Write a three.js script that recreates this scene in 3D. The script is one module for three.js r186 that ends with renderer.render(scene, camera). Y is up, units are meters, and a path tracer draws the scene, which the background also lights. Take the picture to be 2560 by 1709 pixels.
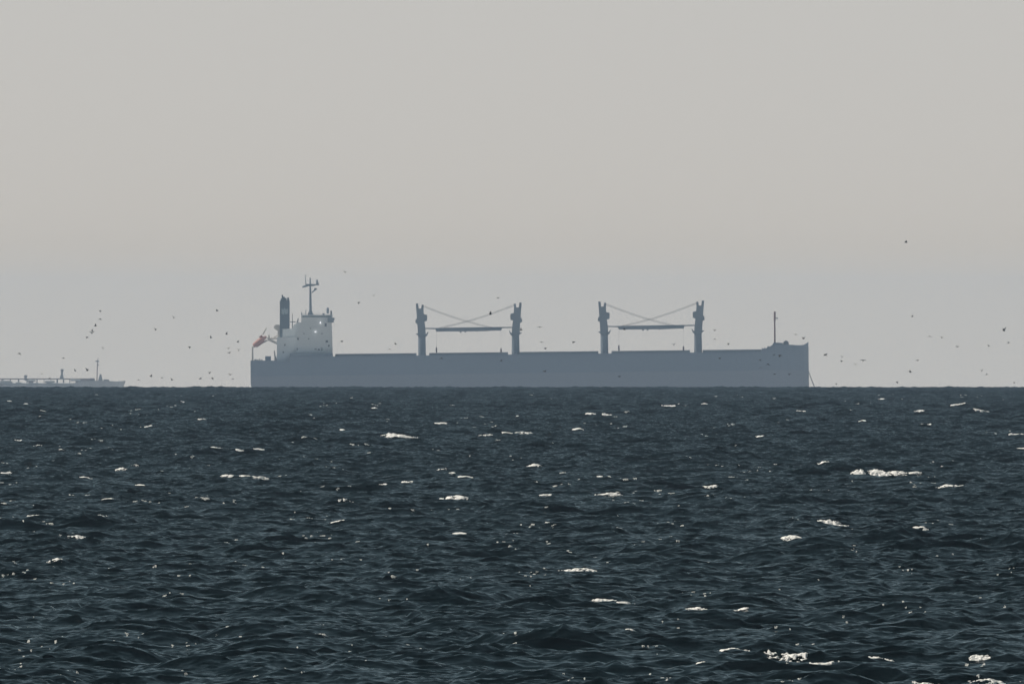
import * as THREE from 'three';
import { mergeGeometries } from 'three/addons/utils/BufferGeometryUtils.js';

// ------------------------------------------------------------------ camera
// A very long lens about eight metres above the water. The sea is curved as the earth is (with
// ordinary refraction), so the ships stand at and beyond the real horizon.
const EYE = 8, SEA = -0.42, R = 7.43e6, SHIP = 17000, TANKER = 21500;
const A = 190 / SHIP / 1394;                       // radians per pixel of the 2560-wide photograph
const PITCH = -0.000557;
const scene = new THREE.Scene();
const camera = new THREE.PerspectiveCamera(2 * Math.atan(854.5 * A) * 180 / Math.PI, 2560 / 1709, 5, 60000);
camera.position.set(0, EYE, 0);
camera.rotation.x = PITCH;
scene.add(camera);

// ------------------------------------------------------------------ sky, sun, exposure, haze
const SUN_AZ = -76 * Math.PI / 180, SUN_EL = 46 * Math.PI / 180;   // azimuth to the right of the view
const sunDir = new THREE.Vector3(Math.sin(SUN_AZ) * Math.cos(SUN_EL), Math.sin(SUN_EL), -Math.cos(SUN_AZ) * Math.cos(SUN_EL));
{
  const W = 128, H = 4096, data = new Float32Array(W * H * 4), v = new THREE.Vector3();
  const low = [0.615, 0.56, 0.49], air = [0.55, 0.522, 0.487], veil = [0.24, 0.32, 0.36], mid = [0.06, 0.098, 0.118], zen = [0.02, 0.038, 0.048];
  for (let j = 0; j < H; j++) {
    const e = Math.max(0, ((j + 0.5) / H - 0.5) * Math.PI), deg = e * 180 / Math.PI;
    const a = Math.exp(-Math.pow(deg / 0.11, 1.3)), b = Math.exp(-deg / 10), f = Math.exp(-deg / 2), c = Math.exp(-deg / 34);
    for (let i = 0; i < W; i++) {
      const az = ((i + 0.5) / W - 0.5) * 2 * Math.PI;
      v.set(Math.cos(az) * Math.cos(e), Math.sin(e), Math.sin(az) * Math.cos(e));
      const ang = Math.acos(Math.min(1, v.dot(sunDir))) * 180 / Math.PI;
      const glow = 1 + 0.9 * Math.exp(-ang / 16) * (1 - Math.exp(-deg / 6));
      for (let k = 0; k < 3; k++) {
        const base = zen[k] + (mid[k] - zen[k]) * c + (veil[k] - mid[k]) * b + (air[k] - veil[k]) * f;
        data[(j * W + i) * 4 + k] = (base * (1.25 - 0.25 * Math.exp(-deg / 0.45)) + (low[k] - air[k]) * a) * glow;
      }
      data[(j * W + i) * 4 + 3] = 1;
    }
  }
  const sky = new THREE.DataTexture(data, W, H, THREE.RGBAFormat, THREE.FloatType);
  sky.mapping = THREE.EquirectangularReflectionMapping;
  sky.magFilter = THREE.LinearFilter; sky.needsUpdate = true;
  scene.background = sky; scene.environment = sky;
}
const sun = new THREE.DirectionalLight(new THREE.Color().setRGB(1, 0.93, 0.82), 4.6);
sun.name = 'sun';
sun.position.set(0, 0, -3000).addScaledVector(sunDir, 4000);
sun.target.position.set(0, 0, -3000);
sun.castShadow = true;
Object.assign(sun.shadow.camera, { left: -2000, right: 2000, top: 3000, bottom: -3000, near: 10, far: 30000 });
scene.add(sun, sun.target);
scene.fog = new THREE.FogExp2(new THREE.Color().setRGB(0.55, 0.74, 1.0), 2.25e-5);
const renderer = new THREE.WebGLRenderer({ antialias: true });
renderer.toneMapping = THREE.LinearToneMapping;
renderer.toneMappingExposure = 1.0;
renderer.shadowMap.enabled = true;

// ------------------------------------------------------------------ helpers
function rng(seed) { return () => { seed = (seed + 0x6d2b79f5) | 0; let t = Math.imul(seed ^ (seed >>> 15), 1 | seed); t = (t + Math.imul(t ^ (t >>> 7), 61 | t)) ^ t; return ((t ^ (t >>> 14)) >>> 0) / 4294967296; }; }
const taken = {};
function numbered(name) { const n = taken[name] = (taken[name] ?? -1) + 1; return n ? name + '_' + String(n).padStart(3, '0') : name; }
function mat(r, g, b, roughness = 0.7, extra = {}) { const m = new THREE.MeshPhysicalMaterial({ roughness, ...extra }); m.color.setRGB(r, g, b); return m; }
function tag(o, label, category, group, kind) { Object.assign(o.userData, { label, category }); if (group) o.userData.group = group; if (kind) o.userData.kind = kind; return o; }
function part(name, geo, m, parent) { const o = new THREE.Mesh(geo, m); o.name = name; o.castShadow = o.receiveShadow = true; parent.add(o); return o; }
function flat(list) { return mergeGeometries(list.map((g) => { const h = g.index ? g.toNonIndexed() : g; for (const k of Object.keys(h.attributes)) if (k !== 'position' && k !== 'normal') h.deleteAttribute(k); return h; })); }
function worldY(py, d) { return EYE + d * (PITCH - (py - 854.5) * A); }   // height of a sight line at distance d
function hash2(i, j) { let h = Math.imul(i, 374761393) ^ Math.imul(j, 668265263); h = Math.imul(h ^ (h >>> 13), 1274126177); return ((h ^ (h >>> 16)) >>> 0) / 4294967296; }
function noise2(x, y) {
  const i = Math.floor(x), j = Math.floor(y), u = x - i, v = y - j, s = u * u * (3 - 2 * u), t = v * v * (3 - 2 * v);
  return (hash2(i, j) * (1 - s) + hash2(i + 1, j) * s) * (1 - t) + (hash2(i, j + 1) * (1 - s) + hash2(i + 1, j + 1) * s) * t;
}
function fbm(x, y, n = 4) { let a = 0.5, s = 0, w = 0; for (let k = 0; k < n; k++) { s += a * noise2(x, y); w += a; a *= 0.55; x = x * 2.03 + 17.1; y = y * 2.03 + 5.7; } return s / w; }

// ------------------------------------------------------------------ the sea: one periodic patch of wind waves
const N = 1024, L = 80, CELL = L / N;
const HT = new Float32Array(N * N), DX = new Float32Array(N * N), DZ = new Float32Array(N * N);
{
  const rnd = rng(20240611), gauss = () => Math.sqrt(-2 * Math.log(rnd() + 1e-12)) * Math.cos(2 * Math.PI * rnd());
  const re = new Float64Array(N * N), im = new Float64Array(N * N);
  const kp = 2 * Math.PI / 8.2, wind = Math.PI / 2 + 0.28;   // travel direction in the patch's own axes (towards the lens, a little sideways)
  for (let j = 0; j < N; j++) for (let i = 0; i < N; i++) {
    const nx = i < N / 2 ? i : i - N, nz = j < N / 2 ? j : j - N, kx = 2 * Math.PI * nx / L, kz = 2 * Math.PI * nz / L, k = Math.hypot(kx, kz);
    const g1 = gauss(), g2 = gauss();
    if (k < 0.3 || Math.abs(nx) > N * 0.47 || Math.abs(nz) > N * 0.47) continue;
    const q = Math.sqrt(k / kp), s = q < 1 ? 5 : Math.max(1.0, 5 * Math.pow(q, -1.3));
    const peak = Math.exp(-((q - 1) ** 2) / (2 * (q < 1 ? 0.07 : 0.09) ** 2 * 4));
    const E = Math.pow(k, -3.93) * Math.exp(-1.25 * Math.pow(kp / k, 2)) * Math.pow(3.6, peak);
    const th = Math.atan2(kz, kx) - wind, D = Math.pow(Math.abs(Math.cos(th / 2)), 2 * s) * Math.pow(s + 0.5, 0.5);
    const amp = Math.sqrt(E * D * Math.exp(-((k / 38) ** 2)));
    re[j * N + i] = g1 * amp; im[j * N + i] = g2 * amp;
  }
  const H1 = new Float64Array(N * N), H2 = new Float64Array(N * N);     // made Hermitian so that the surface is real
  for (let j = 0; j < N; j++) for (let i = 0; i < N; i++) {
    const a = j * N + i, b = ((N - j) % N) * N + (N - i) % N;
    H1[a] = re[a] + re[b]; H2[a] = im[a] - im[b];
  }
  const cosT = new Float64Array(N / 2), sinT = new Float64Array(N / 2);
  for (let i = 0; i < N / 2; i++) { cosT[i] = Math.cos(2 * Math.PI * i / N); sinT[i] = Math.sin(2 * Math.PI * i / N); }
  const rev = new Uint16Array(N);
  for (let i = 0; i < N; i++) { let r = 0; for (let b = 0; b < 10; b++) if (i >> b & 1) r |= 1 << (9 - b); rev[i] = r; }
  const lr = new Float64Array(N), li = new Float64Array(N);
  function line(a, b, at, step) {
    for (let i = 0; i < N; i++) { lr[rev[i]] = a[at + i * step]; li[rev[i]] = b[at + i * step]; }
    for (let len = 2; len <= N; len <<= 1) {
      const half = len >> 1, st = N / len;
      for (let s = 0; s < N; s += len) for (let k = 0; k < half; k++) {
        const c = cosT[k * st], d = sinT[k * st], x = lr[s + k + half], y = li[s + k + half], tr = x * c - y * d, ti = x * d + y * c;
        lr[s + k + half] = lr[s + k] - tr; li[s + k + half] = li[s + k] - ti; lr[s + k] += tr; li[s + k] += ti;
      }
    }
    for (let i = 0; i < N; i++) { a[at + i * step] = lr[i]; b[at + i * step] = li[i]; }
  }
  function fft(a, b) { for (let j = 0; j < N; j++) line(a, b, j * N, 1); for (let i = 0; i < N; i++) line(a, b, i, N); }
  const pr = new Float64Array(N * N), pi = new Float64Array(N * N), qr = new Float64Array(N * N), qi = new Float64Array(N * N);
  for (let j = 0; j < N; j++) for (let i = 0; i < N; i++) {
    const a = j * N + i, nx = i < N / 2 ? i : i - N, nz = j < N / 2 ? j : j - N, k = Math.hypot(nx, nz) || 1;
    // dx = i (kx/k) h  (crests sharpen when points move towards them)
    const xr = -nx / k * H2[a], xi = nx / k * H1[a], zr = -nz / k * H2[a], zi = nz / k * H1[a];
    pr[a] = H1[a] - xi; pi[a] = H2[a] + xr;          // height + i * dx
    qr[a] = zr; qi[a] = zi;
  }
  fft(pr, pi); fft(qr, qi);
  let s2 = 0; for (let a = 0; a < N * N; a++) s2 += pr[a] * pr[a];
  const sc = 0.62 / 4 / Math.sqrt(s2 / (N * N)), CHOP = 1.0;
  for (let a = 0; a < N * N; a++) { HT[a] = pr[a] * sc; DX[a] = pi[a] * sc * CHOP; DZ[a] = qr[a] * sc * CHOP; }
}
const idx = (i, j) => ((j & (N - 1)) * N) + (i & (N - 1));
const sea = new THREE.Group(); sea.name = 'sea';
tag(sea, 'dark choppy sea with white flecked wind waves reaching the horizon', 'sea', null, 'structure');
scene.add(sea);
const TN = N / 2, TL = L / 2, PITCHED = 32, RIM = 1.6 / CELL;
const rim = (i, j) => { const t = Math.max(0, 1 - Math.min(i, j, TN - i, TN - j) / RIM); return 1.3 * t * t * (3 - 2 * t); };
function piece(I, J) {      // place, turn, size and kind of one piece of the sea
  const r1 = hash2(I * 7 + 3, J * 13 + 5), r2 = hash2(I * 11 + 71, J * 5 + 9), r3 = hash2(I * 3 + 19, J * 17 + 2), r4 = hash2(I * 23 + 1, J * 29 + 8), a = (r2 - 0.5) * 0.18;
  return { x: (I + (J & 1) * 0.5) * PITCHED, z: J * PITCHED, c: Math.cos(a), s: Math.sin(a), k: 0.97 + 0.16 * r3, h: 0.85 + 0.35 * r4, m: r1 < 0.5 ? 1 : -1, v: Math.floor(hash2(I * 37 + 11, J * 41 + 6) * 4) };
}
const water = mat(0.0012, 0.0036, 0.0042, 0.115, { ior: 1.333 });
{
  // four square pieces of that surface; their rims dip under the neighbouring pieces like shingles, so pieces can be
  // turned, mirrored and scaled at will and no two stretches of the sea look alike
  const M = TN + 1, ind = new Uint32Array(TN * TN * 6);
  let mss = 0, q = 0;
  for (let j = 0; j < TN; j++) for (let i = 0; i < TN; i++) { const a = j * M + i; ind[q++] = a; ind[q++] = a + M; ind[q++] = a + 1; ind[q++] = a + 1; ind[q++] = a + M; ind[q++] = a + M + 1; }
  for (let v = 0; v < 4; v++) {
    const pos = new Float32Array(M * M * 3), nor = new Float32Array(M * M * 3), oi = (v & 1) * TN, oj = (v >> 1) * TN;
    for (let j = 0; j < M; j++) for (let i = 0; i < M; i++) {
      const a = idx(i + oi, j + oj), p = (j * M + i) * 3;
      pos[p] = i * CELL + DX[a] - TL / 2; pos[p + 1] = HT[a] - rim(i, j); pos[p + 2] = j * CELL + DZ[a] - TL / 2;
      const e = idx(i + oi + 1, j + oj), w = idx(i + oi - 1, j + oj), n = idx(i + oi, j + oj + 1), s = idx(i + oi, j + oj - 1);
      const ax = 2 * CELL + DX[e] - DX[w], ay = HT[e] - HT[w], az = DZ[e] - DZ[w], bx = DX[n] - DX[s], by = HT[n] - HT[s], bz = 2 * CELL + DZ[n] - DZ[s];
      let x = by * az - bz * ay, y = bz * ax - bx * az, z = bx * ay - by * ax;
      if (y < 0) { x = -x; y = -y; z = -z; }
      const l = Math.hypot(x, y, z); nor[p] = x / l; nor[p + 1] = y / l; nor[p + 2] = z / l;
      mss += (x * x + z * z) / (y * y + 0.01 * l * l);
    }
    const g = new THREE.BufferGeometry();
    g.setAttribute('position', new THREE.BufferAttribute(pos, 3)); g.setAttribute('normal', new THREE.BufferAttribute(nor, 3)); g.setIndex(new THREE.BufferAttribute(ind, 1));
    const mats = [], X = new THREE.Vector3(), Y = new THREE.Vector3(), Z = new THREE.Vector3();
    for (let J = -380; J <= -3; J++) for (let I = -38; I <= 38; I++) {
      const t = piece(I, J), d = Math.hypot(t.x, t.z);
      if (t.v !== v || d > 11700 || Math.abs(t.x) > 200 + 0.085 * -t.z) continue;
      Y.set(t.x / R, 1, t.z / R).normalize(); X.set(t.c, 0, -t.s); X.addScaledVector(Y, -X.dot(Y)).normalize(); Z.crossVectors(X, Y);
      mats.push(new THREE.Matrix4().makeBasis(X.multiplyScalar(t.k * t.m), Y.clone().multiplyScalar(t.h), Z.multiplyScalar(t.k)).setPosition(t.x, SEA - d * d / (2 * R), t.z));
    }
    const surf = new THREE.InstancedMesh(g, water, mats.length);
    surf.name = numbered('wave_surface'); mats.forEach((m, i) => surf.setMatrixAt(i, m)); surf.castShadow = surf.receiveShadow = true;
    sea.add(surf); console.log('wave patches', mats.length);
  }
  console.log('rms slope', Math.sqrt(mss / (4 * M * M)).toFixed(3));
  // calm sheet of deep water under the waves, all the way round to the horizon
  const rings = 60, seg = 120, dp = [], di = [];
  for (let r = 0; r <= rings; r++) for (let s = 0; s <= seg; s++) { const d = 11900 * Math.pow(r / rings, 1.5), t = s / seg * 2 * Math.PI; dp.push(d * Math.cos(t), SEA - d * d / (2 * R) - 1.3, d * Math.sin(t)); }
  for (let r = 0; r < rings; r++) for (let s = 0; s < seg; s++) { const a = r * (seg + 1) + s, b = a + seg + 1; di.push(a, a + 1, b, a + 1, b + 1, b); }
  const dg = new THREE.BufferGeometry(); dg.setAttribute('position', new THREE.Float32BufferAttribute(dp, 3)); dg.setIndex(di); dg.computeVertexNormals();
  part('deep_water', dg, mat(0.0012, 0.0036, 0.0042, 0.4, { ior: 1.333 }), sea);
}
// height of the waves (above the mean sea) at a point
const bil = (F, gi, gj) => { const i = Math.floor(gi), j = Math.floor(gj), s = gi - i, t = gj - j; return (F[idx(i, j)] * (1 - s) + F[idx(i + 1, j)] * s) * (1 - t) + (F[idx(i, j + 1)] * (1 - s) + F[idx(i + 1, j + 1)] * s) * t; };
function waveHeight(x, z) {
  let best = -1.2; const J0 = Math.round(z / PITCHED);
  for (let J = J0 - 1; J <= J0 + 1; J++) { const I0 = Math.round(x / PITCHED - (J & 1) * 0.5); for (let I = I0 - 1; I <= I0 + 1; I++) {
    const t = piece(I, J), ux = x - t.x, uz = z - t.z, a = (ux * t.c - uz * t.s) / t.k * t.m + TL / 2, b = (ux * t.s + uz * t.c) / t.k + TL / 2;
    if (a < 0 || b < 0 || a > TL || b > TL) continue;
    const oi = (t.v & 1) * TN, oj = (t.v >> 1) * TN; let gi = a / CELL, gj = b / CELL;
    for (let n = 0; n < 3; n++) { const dx = bil(DX, gi + oi, gj + oj), dz = bil(DZ, gi + oi, gj + oj); gi = (a - dx) / CELL; gj = (b - dz) / CELL; }
    best = Math.max(best, (bil(HT, gi + oi, gj + oj) - rim(gi, gj)) * t.h);
  } }
  return best;
}
function surfaceAt(x, z) { const h = waveHeight(x, z); return [x, SEA + h - (x * x + z * z) / (2 * R), z, h]; }

// whitecaps: breaking foam lying on crests of that same surface. [x, y of the photograph, width in pixels]
const foamMat = mat(0.84, 0.83, 0.815, 0.9, { side: THREE.DoubleSide });
const glintFroth = mat(0.46, 0.47, 0.46, 0.9, { side: THREE.DoubleSide });  // dull froth colour for the painted glint flecks
const CAPS = [
  [24, 1003, 12], [66, 1009, 22], [460, 1003, 14], [507, 1046, 22], [364, 1067, 32], [942, 1019, 26], [1103, 1059, 30], [858, 1074, 16], [1011, 1092, 74], [962, 1093, 20], [1221, 1083, 42], [1270, 1085, 26],
  [39, 1102, 30], [93, 1113, 20], [158, 1123, 26], [526, 1123, 42], [605, 1126, 26], [648, 1122, 30], [299, 1169, 26], [336, 1166, 18], [16, 1183, 24], [215, 1190, 28], [567, 1188, 30], [613, 1190, 26], [654, 1192, 36],
  [1101, 1174, 28], [1125, 1176, 22], [1166, 1190, 32], [362, 1211, 32], [954, 1210, 22], [1019, 1204, 26], [267, 1244, 26], [1136, 1243, 62], [866, 1247, 36], [253, 1286, 34], [82, 1290, 26],
  [2206, 997, 18], [2404, 1020, 38], [2460, 1029, 40], [2010, 1028, 26], [1672, 1016, 30], [1762, 1013, 14], [1476, 1035, 22], [1520, 1037, 26], [1296, 1040, 18], [2298, 1029, 22], [2316, 1063, 22], [2156, 1052, 16], [1442, 1071, 26],
  [1901, 1090, 22], [1312, 1083, 40], [2541, 1085, 34], [2552, 1122, 30], [1937, 1161, 24], [1795, 1167, 22], [2059, 1156, 34], [1334, 1161, 34], [2196, 1180, 120], [2288, 1176, 28], [1503, 1195, 20], [1773, 1214, 28], [2375, 1210, 64], [1517, 1239, 62], [1362, 1235, 28],
  [1362, 1304, 24], [2092, 1313, 84], [2294, 1313, 50], [1449, 1425, 84], [1999, 1342, 56], [1503, 1506, 64], [1571, 1508, 46], [1751, 1518, 56], [1852, 1523, 32], [1841, 1627, 66], [1969, 1638, 84], [2054, 1660, 50], [1751, 1653, 20], [2452, 1649, 44], [2201, 1649, 54], [2462, 1703, 92], [2321, 1707, 60], [1577, 1572, 22],
  [131, 1395, 34], [191, 1341, 40], [114, 1679, 30], [804, 1586, 26], [1150, 1333, 40], [842, 1305, 30],
];
{
  const down = (py) => -(PITCH - (py - 854.5) * A);
  const solve = (m, h) => { const q = m * m - 2 * h / R; return q <= 0 ? null : R * (m - Math.sqrt(q)); };
  function findCrest(px, py, steps, reach) {          // a visible crest where that sight line meets the waves
    const m = down(py), d0 = solve(m, EYE - SEA - 0.55) ?? 9500, d1 = solve(m, EYE - SEA - 0.04) ?? 10500, best = [], tx = (px - 1280) * A;
    for (let s = 0; s <= steps; s++) for (let e = -reach; e <= reach; e++) {
      const d = d0 + (d1 - d0) * s / steps, p = surfaceAt((tx + e * 1.5 * A) * d, -d), yy = (EYE - p[1]) / -p[2], dy = (yy - m) / A, dx = (p[0] / -p[2] - tx) / A;
      best.push([p[3] * 3 - Math.abs(dy) * 0.06 - Math.abs(dx) * 0.02, p, yy]);
    }
    best.sort((a, b) => b[0] - a[0]);
    for (const c of best.slice(0, 200)) {
      let seen = true; const [x, , z] = c[1];
      for (let t = 1; t < 200 && seen; t += t < 20 ? 0.5 : 2) { const f = 1 + t / z, q = surfaceAt(x * f, z * f); if ((EYE - q[1]) / -q[2] < c[2] - 0.02 / -z) seen = false; }
      if (seen) return c[1];
    }
    return best[0][1];
  }
  function foam(at, w, n, nu, deepest) {              // ragged froth on the near side of a crest; positions relative to that crest
    const d = -at[2], width = w * A * d, deep = Math.min(deepest, Math.max(0.3, width * 0.75)), top = at[3], nv = Math.max(6, Math.round(nu * 0.6)), P = [], keep = [], I = [];
    const lump = Math.min(0.10, 0.010 + 0.035 * width), face = 0.02 + Math.min(0.11, 0.055 * width), lean = hash2(n, 5) * 2 - 1;
    for (let b = 0; b <= nv; b++) for (let a = 0; a <= nu; a++) {
      const u = a / nu * 2 - 1, v = b / nv * 2 - 1, p = surfaceAt(at[0] + u * width / 2, at[2] + deep * 0.15 + v * deep / 2);
      const f = 7 / Math.max(0.25, Math.min(1.5, width)), sx = p[0] * f * 0.8 + n * 31.7, sz = p[2] * f;
      const below = Math.max(0, top - p[3]) / face;                        // 0 on the crest, 1 at the foot of the foam
      const k = 1 - Math.pow(Math.abs(u), 1.7) * (1 + 0.6 * lean * u) - Math.pow(Math.abs(v), 2.5) - below * 0.75;
      const rough = fbm(sx * 0.5, sz * 0.4, 2), fine = fbm(sx * 2.5 + 9, sz * 2.2, 3);
      const c = k * 0.55 + (rough - 0.5) * 1.9 + (fine - 0.5) * 2.9 - 0.2 - 5 * Math.max(0, Math.abs(u) - 0.72) - 4 * Math.max(0, Math.abs(v) - 0.7), up = c < 0 ? c * 0.05 : Math.min(0.8, c) * lump * (0.5 + 0.9 * rough);
      keep.push(c > -0.25);
      P.push(p[0] - at[0], p[1] + Math.max(-0.03, up) + 0.003 - at[1], p[2] - at[2]);
    }
    for (let b = 0; b < nv; b++) for (let a = 0; a < nu; a++) { const q = b * (nu + 1) + a, r = q + nu + 1; if (keep[q] || keep[r] || keep[q + 1] || keep[r + 1]) I.push(q, r, q + 1, q + 1, r, r + 1); }
    if (!I.length) return null;
    const g = new THREE.BufferGeometry(); g.setAttribute('position', new THREE.Float32BufferAttribute(P, 3)); g.setIndex(I); g.computeVertexNormals(); return g;
  }
  CAPS.forEach(([px, py, w], n) => {
    const at = findCrest(px, py, 220, 4), g = foam(at, w * 1.5, n, Math.min(90, Math.max(20, Math.round(w * 1.1))), 1.8);
    if (g) part(numbered('whitecap'), g, foamMat, sea).position.set(at[0], at[1], at[2]);
  });
  // scattered froth flecks painting in the small sun glints along the crests, too many and too small to tell apart
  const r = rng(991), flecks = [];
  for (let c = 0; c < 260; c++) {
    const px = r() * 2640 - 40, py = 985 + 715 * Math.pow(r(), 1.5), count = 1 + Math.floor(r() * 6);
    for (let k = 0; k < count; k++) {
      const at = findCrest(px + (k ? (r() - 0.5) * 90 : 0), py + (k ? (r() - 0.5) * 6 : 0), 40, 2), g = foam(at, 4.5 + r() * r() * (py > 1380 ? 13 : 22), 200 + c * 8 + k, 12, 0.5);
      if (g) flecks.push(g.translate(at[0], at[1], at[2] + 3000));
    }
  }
  const fl = part('glint_flecks', mergeGeometries(flecks), glintFroth, sea); fl.position.z = -3000; fl.userData.kind = 'stuff';
}

// ------------------------------------------------------------------ the bulk carrier
const steelHazed = mat(0.115, 0.152, 0.21, 0.55), boot = mat(0.155, 0.178, 0.228, 0.7), hatchPaint = mat(0.20, 0.195, 0.21, 0.7), craneHazed = mat(0.15, 0.18, 0.22, 0.6);  // hull, boot and crane colours lightened, part of the haze is painted in
const white = mat(0.55, 0.58, 0.60, 0.6), cream = mat(0.5, 0.46, 0.42, 0.6), glass = mat(0.02, 0.025, 0.03, 0.15), funnelPaint = mat(0.06, 0.085, 0.11, 0.5), emblemPaint = mat(0.26, 0.32, 0.35, 0.6), orange = mat(0.40, 0.17, 0.13, 0.6), rustRed = mat(0.16, 0.06, 0.04, 0.7), rope = mat(0.05, 0.05, 0.055, 0.8);
{
  const S = A * SHIP, base = -SHIP * SHIP / (2 * R), TRIM = 0.0118, MID = 1324;
  const ship = new THREE.Group(); ship.name = 'bulk_carrier';
  ship.position.set((MID - 1280) * S, base, -SHIP); ship.rotation.z = TRIM;
  tag(ship, 'large haze tinted blue grey bulk carrier with four deck cranes anchored on the horizon', 'cargo ship');
  scene.add(ship);
  // photograph pixel -> the ship's own axes (x to the bow, y up from the waterline)
  const Q = (px, py) => { const x = (px - MID) * S, y = worldY(py, SHIP) - base; return [x + y * TRIM, y - x * TRIM]; };
  const poly = (pts, z0, z1) => { const s = new THREE.Shape(pts.map(([x, y]) => new THREE.Vector2(...Q(x, y)))); const g = new THREE.ExtrudeGeometry(s, { depth: z1 - z0, bevelEnabled: false }); return g.translate(0, 0, z0); };
  const bx = (x0, x1, y0, y1, z0, z1) => poly([[x0, y1], [x1, y1], [x1, y0], [x0, y0]], z0, z1);
  const bar = (x0, y0, x1, y1, r0, r1 = r0, z0 = 0, z1 = z0) => { const a = new THREE.Vector3(...Q(x0, y0), z0), b = new THREE.Vector3(...Q(x1, y1), z1), l = a.distanceTo(b), g = new THREE.CylinderGeometry(r1, r0, l, 8); g.applyQuaternion(new THREE.Quaternion().setFromUnitVectors(new THREE.Vector3(0, 1, 0), b.clone().sub(a).normalize())); return g.translate(...a.add(b).multiplyScalar(0.5)); };
  // hull
  const hatchY = (px) => 884.6 + (px - 836) / (1903 - 836) * (873 - 884.6), deckY = (px) => hatchY(px) + 6;
  const tops = [[626, 901], [650, 901], [690, 901], [723, 901], [725, deckY(725)], ...[780, 850, 950, 1060, 1200, 1330, 1470, 1600, 1700, 1780, 1840, 1880].map((x) => [x, deckY(x)]), [1903, deckY(1903)], [1905, 871.5], [1918, 869.5], [1931, 862.5], [1950, 860.5], [1970, 861], [1988, 862], [2000, 862.5], [2010, 861.5], [2016, 858], [2020, 855], [2021.8, 854]];
  const x0 = Q(626, 901)[0], x1 = Q(2021.8, 854)[0], LEN = x1 - x0, BEAM = 15.5;
  const breadth = (x, y) => { const t = (x - x0) / LEN, flare = Math.min(1, Math.max(0, y / 14)); let b = 1; if (t < 0.14) b = 0.72 + 0.28 * Math.sin(t / 0.14 * Math.PI / 2); const f = 0.83 + 0.03 * flare; if (t > f) { const s = Math.min(1, (t - f) / (1 - f)); b = Math.pow(Math.max(0, 1 - Math.pow(s, 2.1)), 0.62 - 0.1 * flare); } return Math.max(0.004, b) * BEAM; };
  const bootY = Q(MID, 932)[1];
  function loft(low, high, name, m) {     // low and high: height of the strake's edges at a station
    const P = [], I = [], rows = 7, K = tops.length;
    for (const side of [1, -1]) {
      const at = P.length / 3;
      for (const [px, py] of tops) {
        const [xs, yt] = Q(px, py), a = low(yt), b = high(yt);
        for (let r = 0; r < rows; r++) { const y = a + (b - a) * r / (rows - 1), t = (xs - x0) / LEN, aft = t < 0.02 ? Math.max(0, 3.6 - y) * 0.45 * (1 - t / 0.02) : 0, x = xs + aft; P.push(x, y, side * breadth(xs, y) * (y < -3 ? 0.9 : 1)); }
      }
      for (let k = 0; k < K - 1; k++) for (let r = 0; r < rows - 1; r++) { const q = at + k * rows + r, s = q + rows; side > 0 ? I.push(q, s, q + 1, q + 1, s, s + 1) : I.push(q, q + 1, s, q + 1, s + 1, s); }
    }
    const half = P.length / 6;
    for (let k = 0; k < K - 1; k++) { const a = k * rows + rows - 1, b = a + rows, c = a + half, d = b + half; I.push(a, b, c, c, b, d); const e = k * rows, f = e + rows; I.push(e, e + half, f, f, e + half, f + half); }
    for (let r = 0; r < rows - 1; r++) { I.push(r, r + 1, half + r, half + r, r + 1, half + r + 1); }
    let g = new THREE.BufferGeometry(); g.setAttribute('position', new THREE.Float32BufferAttribute(P, 3)); g.setIndex(I); g = g.toNonIndexed(); g.computeVertexNormals();
    return part(name, g, m, ship);
  }
  const hull = loft(() => bootY, (t) => t, 'hull', steelHazed);
  loft(() => -5.5, () => bootY - 0.002, 'boot_topping', boot);
  // hatch covers between the cranes
  for (const [a, b] of [[838, 1041], [1073, 1270], [1299, 1496], [1529, 1725], [1757, 1903]]) {
    const c = part('hatch_cover', poly([[a, deckY(a) + 1], [b, deckY(b) + 1], [b, hatchY(b)], [a, hatchY(a)]], -9, 9), hatchPaint, ship);
    part('hatch_coaming', poly([[a + 1.5, deckY(a) + 1.5], [b - 1.5, deckY(b) + 1.5], [b - 1.5, deckY(b) - 2], [a + 1.5, deckY(a) - 2]], -9.6, 9.6), steelHazed, c);
  }
  // deck cranes
  function crane(cx, s) {
    const g = new THREE.Group(); g.name = 'deck_crane'; ship.add(g);
    const by = deckY(cx) - 0.4, p = (x, h) => [cx + s * x, by - h], pl = (pts, z0, z1) => poly((s > 0 ? pts : pts.slice().reverse()).map(([x, h]) => p(x, h)), z0, z1);
    const br = (xa, ha, xb, hb, r0, r1, z0, z1) => bar(...p(xa, ha), ...p(xb, hb), r0, r1, z0, z1);
    const [qx, qy] = Q(...p(0, 24)); const post = new THREE.CylinderGeometry(9.4 * S, 9.8 * S, 50 * S, 20); part('pedestal', post.translate(qx, qy, 0), craneHazed, g);
    part('crane_tower', pl([[-9.9, 48], [9.6, 48], [9.0, 66], [6.6, 84], [4.6, 106], [3.8, 120], [-1, 117], [-7.5, 117], [-14.4, 124], [-14.4, 118], [-13, 98], [-11, 70]], -1.25, 1.25), craneHazed, g);
    part('sheave', pl([[-15, 129.5], [-9.5, 129.5], [-8, 117], [-14.6, 117]], -0.9, 0.9), craneHazed, g);
    part('sheave', pl([[-1.8, 117], [4.2, 117], [4.4, 126.5], [-0.6, 126.5]], -0.9, 0.9), craneHazed, g);
    const cab = part('operator_cab', pl([[5, 84], [12.8, 86], [12.8, 101], [5, 103]], -0.9, 1.3), craneHazed, g);
    part('cab_window', pl([[12.9, 90], [13.3, 90], [13.3, 99], [12.9, 99]], -0.6, 1.0), glass, cab);
    part('winch_housing', pl([[-16.5, 81], [-11, 78], [-11, 93], [-15.5, 90]], -1.1, 1.1), craneHazed, g);
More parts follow.
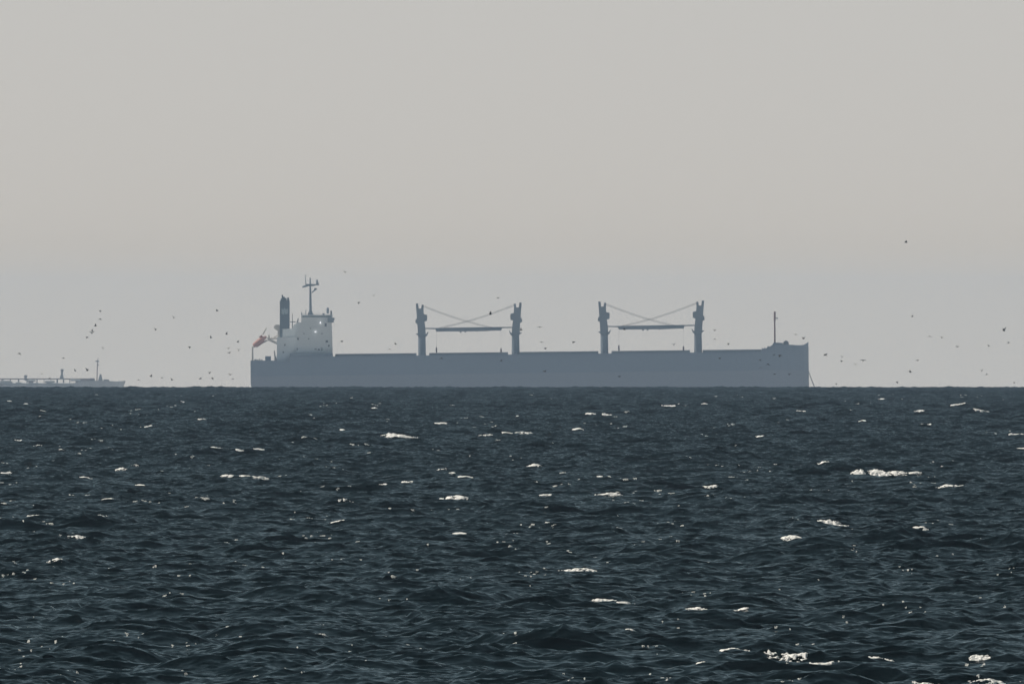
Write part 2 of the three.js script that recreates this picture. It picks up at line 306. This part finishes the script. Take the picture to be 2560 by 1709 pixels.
    part('jib_heel', pl([[9, 46], [13, 49], [16.4, 58], [14.5, 58.5], [11.5, 54], [9, 53]], -1.5, 1.5), craneHazed, g); part('access_platform', pl([[-9.4, 49], [-15, 53], [-15, 54.5], [-9.4, 54.5]], -1.0, 1.0), craneHazed, g);
    const zj = s * 1.9;
    part('jib', flat([pl([[9, 65.8], [9, 68.6], [36, 68.4], [198, 66], [199, 62.5], [150, 60.2], [36, 59.2], [34, 65.2]], zj - 0.5, zj + 0.5), br(96, 60, 98, 57, 0.3, 0.3, zj, zj), br(108, 60, 109, 57.4, 0.3, 0.3, zj, zj)]), craneHazed, g);
    const wires = [];
    for (const k of [0, 1, 2, 3]) { const z = zj * 0.6 + (k % 2) * 0.5 - 0.25, dh = (k >> 1) * 3.4; let a = [3.5, 124 - dh * 0.8]; const b = [190 - dh * 3, 66.5]; for (let q = 1; q <= 8; q++) { const t = q / 8, n = [3.5 + (b[0] - 3.5) * t, 124 - dh * 0.8 + (b[1] - 124 + dh * 0.8) * t - 4.5 * Math.sin(Math.PI * t)]; wires.push(br(...a, ...n, 0.052, 0.052, z, z)); a = n; } }
    part('luffing_wire', flat(wires), rope, g);
    part('hoist_wire', flat([br(198, 63, 198, 16, 0.02, 0.02, zj, zj)]), rope, g);
    part('hook_block', pl([[196, 4], [199.5, 4], [200.2, 15], [197.5, 19], [196.2, 15]], zj - 0.35, zj + 0.35), rustRed, g);
  }
  crane(1054.6, 1); crane(1289, -1); crane(1511, 1); crane(1745.5, -1);
  // accommodation
  const house = new THREE.Group(); house.name = 'accommodation'; ship.add(house);
  part('lower_house', bx(724.5, 831.5, 882.8, 892, -14.5, 14.5), steelHazed, house);
  part('main_house', poly([[741, 883], [831, 883], [828.8, 806], [828.8, 796], [753, 796], [753, 806], [741, 806]], -11.5, 11.5), white, house);
  part('bridge_house', poly([[753, 796], [830.5, 796], [831, 786.5], [753, 786.8]], -12, 12), white, house);
  part('bridge_wing', bx(819, 834, 794, 806, -16, 16), craneHazed, house);
  part('engine_casing', bx(692, 741, 843, 901.2, -9, 9), white, house);
  part('boat_deck_house', poly([[706, 843], [741, 843], [741, 808], [735, 811], [731, 821], [706, 822]], -7, 7), white, house);
  part('bridge_window', bx(756, 828, 788.8, 793, -12.08, 12.08), mat(0.16, 0.19, 0.2, 0.25), house);
  for (let k = 0; k < 6; k++) part('deck_edge', bx(740.4, 830.2 + 0.3 * k, 806 + k * 13 - 0.7, 806 + k * 13 + 0.7, -11.64, 11.64), white, house);
  for (const [x, y, w, h] of [[745, 846, 5, 6], [743, 872, 4, 5], [789, 872, 6, 4], [797, 873, 5, 5], [804, 872, 5, 7], [817, 853, 6, 5], [822, 864, 4, 5], [772, 846, 3, 4], [760, 833, 3, 4], [805, 833, 3, 4], [776, 820, 3, 4], [814, 812, 5, 8], [712, 862, 3, 4], [708, 880, 3, 4]])
    part('window', bx(x - w / 2, x + w / 2, y - h / 2, y + h / 2, x < 741 ? -9.1 : -11.6, x < 741 ? 9.1 : 11.6), glass, house);
  part('roof_rail', flat([bx(753, 754.4, 779.5, 787, -11, 11), bx(763.4, 765, 774, 787, -0.2, 0.2), bx(753, 831, 783.2, 783.8, 11.6, 11.7), bx(806, 811, 783, 787, -2, 2), bx(825.5, 829.5, 776.5, 787, -1.4, 1.4), bx(833, 835.6, 794, 800, -16, 16)]), craneHazed, house);
  part('satellite_dome', (() => { const [x, y] = Q(819, 776); const g = new THREE.CapsuleGeometry(0.42, 1.3, 4, 10); return g.translate(x, y, 3); })(), craneHazed, house);
  part('casing_mast', flat([bar(731, 822, 730.5, 784, 0.16, 0.1), bar(724, 804.5, 739, 804.5, 0.14), bar(742, 812, 745, 796, 0.3, 0.2)]), cream, house);
  part('ventilator', poly([[684, 817], [688, 811.5], [697, 811], [702, 816], [702, 846], [694, 846], [693.5, 826], [689, 824], [684.5, 820]], -2, 2), cream, house);
  // two lit deck floods on the side of the house
  for (const [x, y, r] of [[801, 806, 0.34], [788.5, 829, 0.27]]) {
    const [qx, qy] = Q(x, y), l = part('deck_lamp', new THREE.SphereGeometry(0.22, 10, 8).scale(r / 0.22 * 0.62, r / 0.22 * 0.62, 0.6), (() => { const m = mat(0.8, 0.8, 0.8, 0.4); m.emissive.setRGB(1, 0.98, 1); m.emissiveIntensity = 1.3; return m; })(), house);
    l.position.set(qx, qy, 11.85);
    const pl = new THREE.PointLight(new THREE.Color().setRGB(1, 0.96, 0.9), 0.4); pl.name = 'deck_lamp_bulb'; pl.position.set(qx, qy, 11.85); pl.castShadow = true; house.add(pl);
  }
  // funnel
  const fun = part('funnel', poly([[699, 846], [723.6, 846], [723.6, 752], [721, 749.5], [702, 749], [699, 753]], -2.6, 2.6), funnelPaint, ship);
  part('funnel_emblem', poly([[703.5, 784], [709, 786.5], [711, 781], [713.5, 786], [720, 783], [720, 771], [714, 773], [711.5, 768.5], [709, 773], [703.5, 771]], 2.62, 2.72), emblemPaint, fun);
  for (const [x, y, r, z] of [[705.5, 737, 0.28, 0.8], [708.5, 741.5, 0.42, -0.4], [713, 744.5, 0.36, 0.9], [719.5, 743.5, 0.38, -0.6], [703, 745, 0.3, -1]]) part('exhaust_pipe', bar(x + 0.8, 752, x, y, r, r, z), funnelPaint, fun);
  // main mast over the bridge
  const mast = part('main_mast', flat([bar(776, 787, 775.4, 730, 0.5, 0.36), bar(775.4, 730, 775, 694, 0.34, 0.2), bar(770, 787, 775.2, 770, 0.2, 0.15), bar(782, 787, 776, 770, 0.2, 0.15)]), craneHazed, ship);
  part('yard', flat([bar(764, 711, 797, 711.5, 0.22), bar(764.5, 714, 786, 713, 0.22)]), craneHazed, mast);
  part('radar_scanner', bar(755.5, 717, 768, 713.5, 0.3, 0.4), craneHazed, mast); part('radar_scanner', flat([bar(779, 731.5, 791, 721, 0.18, 0.3), bx(785, 790, 720, 724.5, -0.3, 0.3)]), craneHazed, mast);
  part('aerial', bar(764.5, 713, 762.3, 686.5, 0.16, 0.08), craneHazed, mast); part('aerial', bar(792, 712, 792.3, 699, 0.32, 0.3), craneHazed, mast); part('aerial', bar(794.5, 712, 795.5, 705, 0.16, 0.1), craneHazed, mast);
  // stern gear
  part('mooring_winch', bx(662.5, 676.8, 890, 902, -3, 3), steelHazed, ship);
  part('mooring_bitts', flat([bx(636, 640, 897.2, 902, 8, 9), bx(641, 645, 898, 902, 8, 9), bx(647, 650, 896.6, 902, 8, 9), bx(652, 656, 898.4, 902, 8, 9)]), hatchPaint, ship);
  part('lifeboat_frame', flat([bar(630.6, 901, 630.5, 866, 0.36, 0.26, 1.6), bar(630.6, 901, 630.5, 866, 0.36, 0.26, -1.6), bar(629.5, 870, 694, 838, 0.2, 0.2, -1.9), bar(656, 836, 665, 820, 0.3, 0.22, -1.5), bar(656, 836, 665, 820, 0.3, 0.22, 1.5), bar(670, 848, 694, 858, 0.36, 0.5, 0), bar(672, 849, 671.5, 836.5, 0.42, 0.3, 0), bar(674, 846, 697, 845, 0.3, 0.34, 1), bar(668, 846, 672, 842, 0.45, 0.4, 0)]), cream, ship);
  part('vent_post', flat([bar(687.5, 902, 685.4, 876, 0.3, 0.22), bar(690, 902, 688, 890, 0.32, 0.3)]), cream, ship);
  // bow gear
  const fm = part('foremast', flat([bar(1937.6, 860, 1937.2, 800, 0.3, 0.26), bar(1937.2, 802, 1937.4, 778.5, 0.36, 0.34)]), rustRed, ship);
  part('foremast_light', flat([bar(1938, 795.5, 1944.5, 795, 0.14), bx(1942.8, 1945, 793, 797, -0.2, 0.2)]), craneHazed, fm);
  part('anchor_windlass', (() => { const [x, y] = Q(1965.5, 858); return flat([new THREE.CylinderGeometry(0.95, 0.95, 5, 14).rotateX(Math.PI / 2).translate(x, y, 0), bx(1958.5, 1972.5, 855.5, 863, -2, 2)]); })(), hatchPaint, ship);
  part('forecastle_store', poly([[1930.5, 863], [1958, 863], [1957, 856.6], [1934.5, 856]], -4, 4), steelHazed, ship);
  for (const [a, b, t] of [[1905, 1906.5, 868], [1911.5, 1913, 867], [1918.5, 1923, 865]]) part('forecastle_vent', bx(a, b, t, 876, 3.5, 4.6), steelHazed, ship);
  const chain = []; { const a = Q(2022.5, 929), b = Q(2039, 972), n = 46; for (let k = 0; k < n; k++) { const t = (k + 0.5) / n, x = a[0] + (b[0] - a[0]) * t, y = a[1] + (b[1] - a[1]) * t + 0.5 * Math.sin(Math.PI * t) * -0.4; chain.push(new THREE.TorusGeometry(0.12, 0.045, 5, 8).scale(1, 1.55, 1).rotateY(k % 2 ? Math.PI / 2 : 0).rotateZ(0.36).translate(x, y, 0.4)); } }
  part('anchor_chain', flat(chain), rope, ship);

  // free-fall lifeboat hanging on its ramp: a thing of its own
  const boat = new THREE.Group(); boat.name = 'lifeboat';
  const [lx, ly] = Q(649, 852.5); ship.updateMatrixWorld(true);
  boat.position.copy(new THREE.Vector3(lx, ly, 0).applyMatrix4(ship.matrixWorld)); boat.rotation.z = 0.62;
  tag(boat, 'orange enclosed lifeboat tilted stern down on the ramp behind the bulk carrier funnel', 'lifeboat'); scene.add(boat);
  const lp = []; for (let k = 0; k <= 12; k++) { const t = k / 12; lp.push(new THREE.Vector2(Math.max(0.01, 1.02 * Math.pow(Math.sin(Math.PI * Math.min(1, 0.12 + t * 0.86)), 0.55)), -2.75 + 5.5 * t)); }
  part('canopy', new THREE.LatheGeometry(lp, 14).rotateZ(-Math.PI / 2), orange, boat);
  part('steering_hatch', new THREE.BoxGeometry(1.1, 0.7, 1).translate(1.2, 1.05, 0), orange, boat);
  part('keel', new THREE.BoxGeometry(4.2, 0.3, 0.3).translate(0, -1.05, 0), rustRed, boat);
}

// ------------------------------------------------------------------ the tanker, farther out
{
  const S = A * TANKER, base = -TANKER * TANKER / (2 * R), MID = -210;
  const ship = new THREE.Group(); ship.name = 'tanker'; ship.position.set((MID - 1280) * S, base, -TANKER);
  tag(ship, 'small haze tinted grey laden tanker with deck pipes and thin foremast at left edge', 'tanker'); scene.add(ship);
  const Q = (px, py) => [(px - MID) * S, worldY(py, TANKER) - base];
  const poly = (pts, z0, z1) => { const s = new THREE.Shape(pts.map(([x, y]) => new THREE.Vector2(...Q(x, y)))); return new THREE.ExtrudeGeometry(s, { depth: z1 - z0, bevelEnabled: false }).translate(0, 0, z0); };
  const bx = (x0, x1, y0, y1, z0, z1) => poly([[x0, y1], [x1, y1], [x1, y0], [x0, y0]], z0, z1);
  const bar = (x0, y0, x1, y1, r0, r1 = r0, z = 0) => { const a = new THREE.Vector3(...Q(x0, y0), z), b = new THREE.Vector3(...Q(x1, y1), z), g = new THREE.CylinderGeometry(r1, r0, a.distanceTo(b), 8); g.applyQuaternion(new THREE.Quaternion().setFromUnitVectors(new THREE.Vector3(0, 1, 0), b.clone().sub(a).normalize())); return g.translate(...a.add(b).multiplyScalar(0.5)); };
  const paleHazed = mat(0.30, 0.30, 0.31, 0.6), paleDeck = mat(0.24, 0.17, 0.155, 0.7), palePipe = mat(0.42, 0.42, 0.41, 0.6);  // greys kept light so the paint carries some of the haze
  // hull: side outline given a plan that narrows to the stem and the stern
  const tops = [[-740, 955], [-600, 955], [-560, 962.5], [0, 962.5], [100, 962.5], [165, 962], [185, 957], [200, 952.5], [240, 951], [262, 951.5], [280, 952.5], [290, 953.5], [300, 952.3], [313.5, 951.6]];
  { const P = [], I = [], rows = 5, K = tops.length; const x0 = Q(-740, 955)[0], x1 = Q(313.5, 951)[0];
    for (const side of [1, -1]) { const at = P.length / 3; tops.forEach(([px, py], k) => { const [x, y] = Q(px, py), t = (x - x0) / (x1 - x0); const b = 12 * (t > 0.82 ? Math.pow(Math.max(0.0005, 1 - Math.pow((t - 0.82) / 0.18, 2.2)), 0.7) : t < 0.1 ? 0.75 + 2.5 * t : 1); for (let r = 0; r < rows; r++) { const yy = -4 + (y + 4) * r / (rows - 1), rake = t > 0.9 ? (yy - y) * 0.36 * (t - 0.9) / 0.1 : 0; P.push(x + rake, yy, side * b); } });
      for (let k = 0; k < K - 1; k++) for (let r = 0; r < rows - 1; r++) { const q = at + k * rows + r, s = q + rows; side > 0 ? I.push(q, s, q + 1, q + 1, s, s + 1) : I.push(q, q + 1, s, q + 1, s + 1, s); } }
    const half = P.length / 6; for (let k = 0; k < K - 1; k++) { const a = k * rows + rows - 1, b = a + rows; I.push(a, b, a + half, a + half, b, b + half); } for (let r = 0; r < rows - 1; r++) I.push(r, r + 1, half + r, half + r, r + 1, half + r + 1);
    let g = new THREE.BufferGeometry(); g.setAttribute('position', new THREE.Float32BufferAttribute(P, 3)); g.setIndex(I); g = g.toNonIndexed(); g.computeVertexNormals(); part('hull', g, paleHazed, ship); }
  // catwalk with pipes on posts
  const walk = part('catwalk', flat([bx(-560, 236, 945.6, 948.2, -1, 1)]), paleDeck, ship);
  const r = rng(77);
  for (let x = -540; x < 200; x += 15 + r() * 12) part('catwalk_post', bx(x, x + 1.6 + r() * 2.6, 948, 964, -0.8, 0.8), r() < 0.5 ? paleHazed : palePipe, walk);
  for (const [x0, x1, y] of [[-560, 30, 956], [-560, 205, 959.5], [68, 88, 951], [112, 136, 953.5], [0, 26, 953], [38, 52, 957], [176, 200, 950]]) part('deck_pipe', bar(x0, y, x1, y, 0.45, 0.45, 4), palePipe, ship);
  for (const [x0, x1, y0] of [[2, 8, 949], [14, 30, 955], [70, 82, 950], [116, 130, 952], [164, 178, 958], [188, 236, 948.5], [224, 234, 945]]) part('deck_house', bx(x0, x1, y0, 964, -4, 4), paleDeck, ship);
  for (const [x, y, w] of [[154, 922, 3.2], [63, 937, 3.5]]) { const c = part('hose_crane', flat([poly([[x - w * 2.2, 948], [x + w * 1.6, 948], [x + w * 0.6, y + 12], [x - w * 0.7, y + 12]], -1.5, 1.5), bar(x, y + 14, x, y, 0.5, 0.4)]), paleHazed, ship); part('crane_head', poly([[x - w * 0.8, y + 9], [x + w * 0.7, y + 9], [x + w * 1.5, y + 1], [x - w * 1.2, y + 1]], -1, 1), paleHazed, c); }
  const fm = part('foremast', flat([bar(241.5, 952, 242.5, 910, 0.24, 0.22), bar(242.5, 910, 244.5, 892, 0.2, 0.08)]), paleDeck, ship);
  part('yard', bx(237.5, 247, 901, 904.5, -0.4, 0.4), paleHazed, fm); part('yard', bx(242, 246.5, 910.5, 913.5, -0.4, 0.4), paleHazed, fm);
  part('forecastle_mast', poly([[244, 952], [256, 952], [252.5, 935], [249, 935]], -1.5, 1.5), paleHazed, ship);
  part('windlass', bx(258, 272, 948, 953, -2, 2), paleHazed, ship);
  // superstructure aft, out past the left edge of the picture
  const h = part('accommodation', bx(-720, -600, 880, 957, -10, 10), palePipe, ship); part('bridge_house', bx(-640, -598, 862, 880.5, -12, 12), palePipe, h); part('funnel', bx(-720, -680, 850, 880.5, -3, 3), paleHazed, h);
}

// ------------------------------------------------------------------ birds over the water
{
  const feather = mat(0.018, 0.018, 0.02, 0.8);
  function birdGeo(lift, fold) {       // wings raised by lift; one continuous body with tail, two bent wings
    const pts = [[0.004, -0.2], [0.03, -0.16], [0.05, -0.09], [0.062, 0], [0.056, 0.08], [0.036, 0.13], [0.044, 0.165], [0.036, 0.195], [0.012, 0.215], [0.004, 0.245]].map(([a, b]) => new THREE.Vector2(a, b));
    const body = new THREE.LatheGeometry(pts, 9).rotateZ(-Math.PI / 2);
    const wing = (s) => {
      const prof = [[0.02, 0.095, -0.075, 0.03], [0.16, 0.105, -0.055, 0.02], [0.27 * fold, 0.06, -0.06, 0.012], [0.38 * fold, -0.03, -0.09, 0.003]], P = [], I = [];
      prof.forEach(([z, a, b, th], k) => { const y = k < 2 ? z * lift : 0.16 * lift + (z - 0.16) * lift * 0.25; P.push(a, y, s * z, (a + b) / 2, y + th, s * z, b, y, s * z, (a + b) / 2, y - th * 0.6, s * z); });
      for (let k = 0; k < 3; k++) for (let c = 0; c < 4; c++) { const q = k * 4 + c, w = k * 4 + (c + 1) % 4; I.push(q, w, q + 4, w, w + 4, q + 4); }
      const g = new THREE.BufferGeometry(); g.setAttribute('position', new THREE.Float32BufferAttribute(P, 3)); g.setIndex(I); const h = g.toNonIndexed(); h.computeVertexNormals(); return h;
    };
    const tail = new THREE.BoxGeometry(0.12, 0.012, 0.07).translate(-0.22, 0, 0);
    return flat([body, wing(1), wing(-1), tail]);
  }
  const kinds = [birdGeo(0.9, 1), birdGeo(-0.6, 0.95), birdGeo(0.25, 1), birdGeo(1.5, 0.9)];
  const flock = [
    ['in the rising line above the tanker', 'birds rising above the tanker', [[249.6, 776.5, .7], [249.6, 797, 1.1], [237.5, 814.6, 1.1], [229.7, 827, .8], [228.5, 832, 1.1], [217, 842.5, .9]]],
    ['large dark seabird with raised wing above the tanker at left edge', null, [[47, 883, 1.8]]],
    ['low over the tanker deck', 'birds low over the tanker', [[157.5, 895, .8], [257, 870.7, .5], [187, 927, .9], [217.6, 925.7, 1.1], [103.6, 933.7, .6], [122.7, 946.5, .8]]],
    ['in open sky between tanker and carrier stern', 'birds between the two ships', [[542.5, 776.7, .9], [434, 794.4, .7], [388.5, 824.4, .9], [565.7, 835, .8], [526.7, 844.3, .8], [594, 854.8, .8], [472.9, 867, 1.1], [570, 871, .7], [572, 881.4, .9]]],
    ['large dark seabird close behind the stern of the carrier', null, [[596, 876, 1.4]]],
    ['skimming the horizon between the two ships', 'birds on the horizon between the ships', [[376.4, 940.4, .9], [345.6, 949, .7], [404.6, 944, .7], [429.3, 949.5, .8], [500, 946.3, .8], [530.4, 944.8, .9], [523.4, 932.8, .5], [575, 936.7, .6], [581.6, 947, .7]]],
    ['between the bridge and the aftmost crane', 'birds beside the bridge', [[863, 680.5, .8], [897, 755.6, 1], [934, 739, .6], [853.7, 852.5, 1], [988.8, 860, 1], [974, 872, .9]]],
    ['around the aft pair of cranes', 'birds at the aft cranes', [[1245, 744, 1], [1225.7, 785, 1.3], [1217, 826, 1], [1303, 825, .8]]],
    ['in the sky between the two crane pairs', 'birds amidships', [[1349.3, 817.8, 1.2], [1354.4, 855, .8], [1363, 871.4, .8], [1434.3, 854.3, 1.2]]],
    ['against the hull side amidships', 'birds against the hull amidships', [[1103.4, 895, 1.2], [1253, 902, .7], [1361.4, 928, 1], [1548, 941, 1]]],
    ['in the sky around the forward cranes', 'birds before the foremast', [[1787.5, 826, .9], [1787.5, 847, .9], [1684.7, 862, .6], [1561, 823.6, .9], [1821.5, 858.6, .8]]],
    ['against the bow plating', 'birds against the bow', [[1799.6, 896, 1], [1900.7, 899.5, 1.2], [1920, 910, 1.1], [1902, 918, .9], [1950.8, 888, 1.3], [1936, 886, .8], [1937, 935, .8], [1974, 936, .8]]],
    ['just above the forecastle', 'birds over the forecastle', [[1989.8, 836, .8], [2010, 846, 1.2]]],
    ['lone dark seabird high in the sky at right', null, [[2265.6, 605.5, 1.2]]],
    ['in open sky right of the bow', 'birds in the sky right of the bow', [[2281.7, 791, .8], [2325, 840, 1.3], [2356, 844, .7], [2394, 866, 1.3], [2473, 864.8, .9], [2523, 855.5, 1]]],
    ['largest dark seabird near the right edge of the sky', null, [[2510.7, 826, 1.5]]],
    ['low over the horizon right of the bow', 'birds low right of the bow', [[2064.4, 886.8, 1.2], [2106, 892, .7], [2105, 901.5, .8], [2158.5, 900.7, 1.3], [2140, 911, .9], [2294, 900.7, 1.1], [2276, 929, 1], [2243.4, 954.3, .9], [2091.5, 959, .6], [2455, 927, .5], [2468.4, 935, .6], [2536.7, 957, .5]]],
  ];
  const r = rng(4242);
  const nth = ['', 'second', 'third', 'fourth', 'fifth', 'sixth', 'seventh', 'eighth', 'ninth', 'tenth', 'eleventh', 'twelfth'];
  for (const [where, group, spots] of flock) spots.sort((a, b) => (/rising/.test(where) ? a[1] - b[1] : a[0] - b[0])).forEach(([px, py, size], n) => {
    const line = /rising/.test(where), label = !group ? where : (n ? nth[n] + (line ? ' seabird from the top ' : ' dark seabird from the left ') : line ? 'topmost seabird ' : 'leftmost dark seabird ') + where;
    const d = 7200 + r() * 1800 - size * 700, b = new THREE.Mesh(kinds[Math.floor(r() * 4)], feather); b.name = numbered('seabird');
    b.position.set((px - 1280) * A * d, worldY(py, d), -d); b.rotation.set((r() - 0.5) * 0.9, r() * Math.PI * 2, (r() - 0.5) * 0.5); b.scale.setScalar(0.6 + 0.42 * size);
    b.castShadow = b.receiveShadow = true; tag(b, label, 'bird', group); scene.add(b);
  });
}

renderer.render(scene, camera);
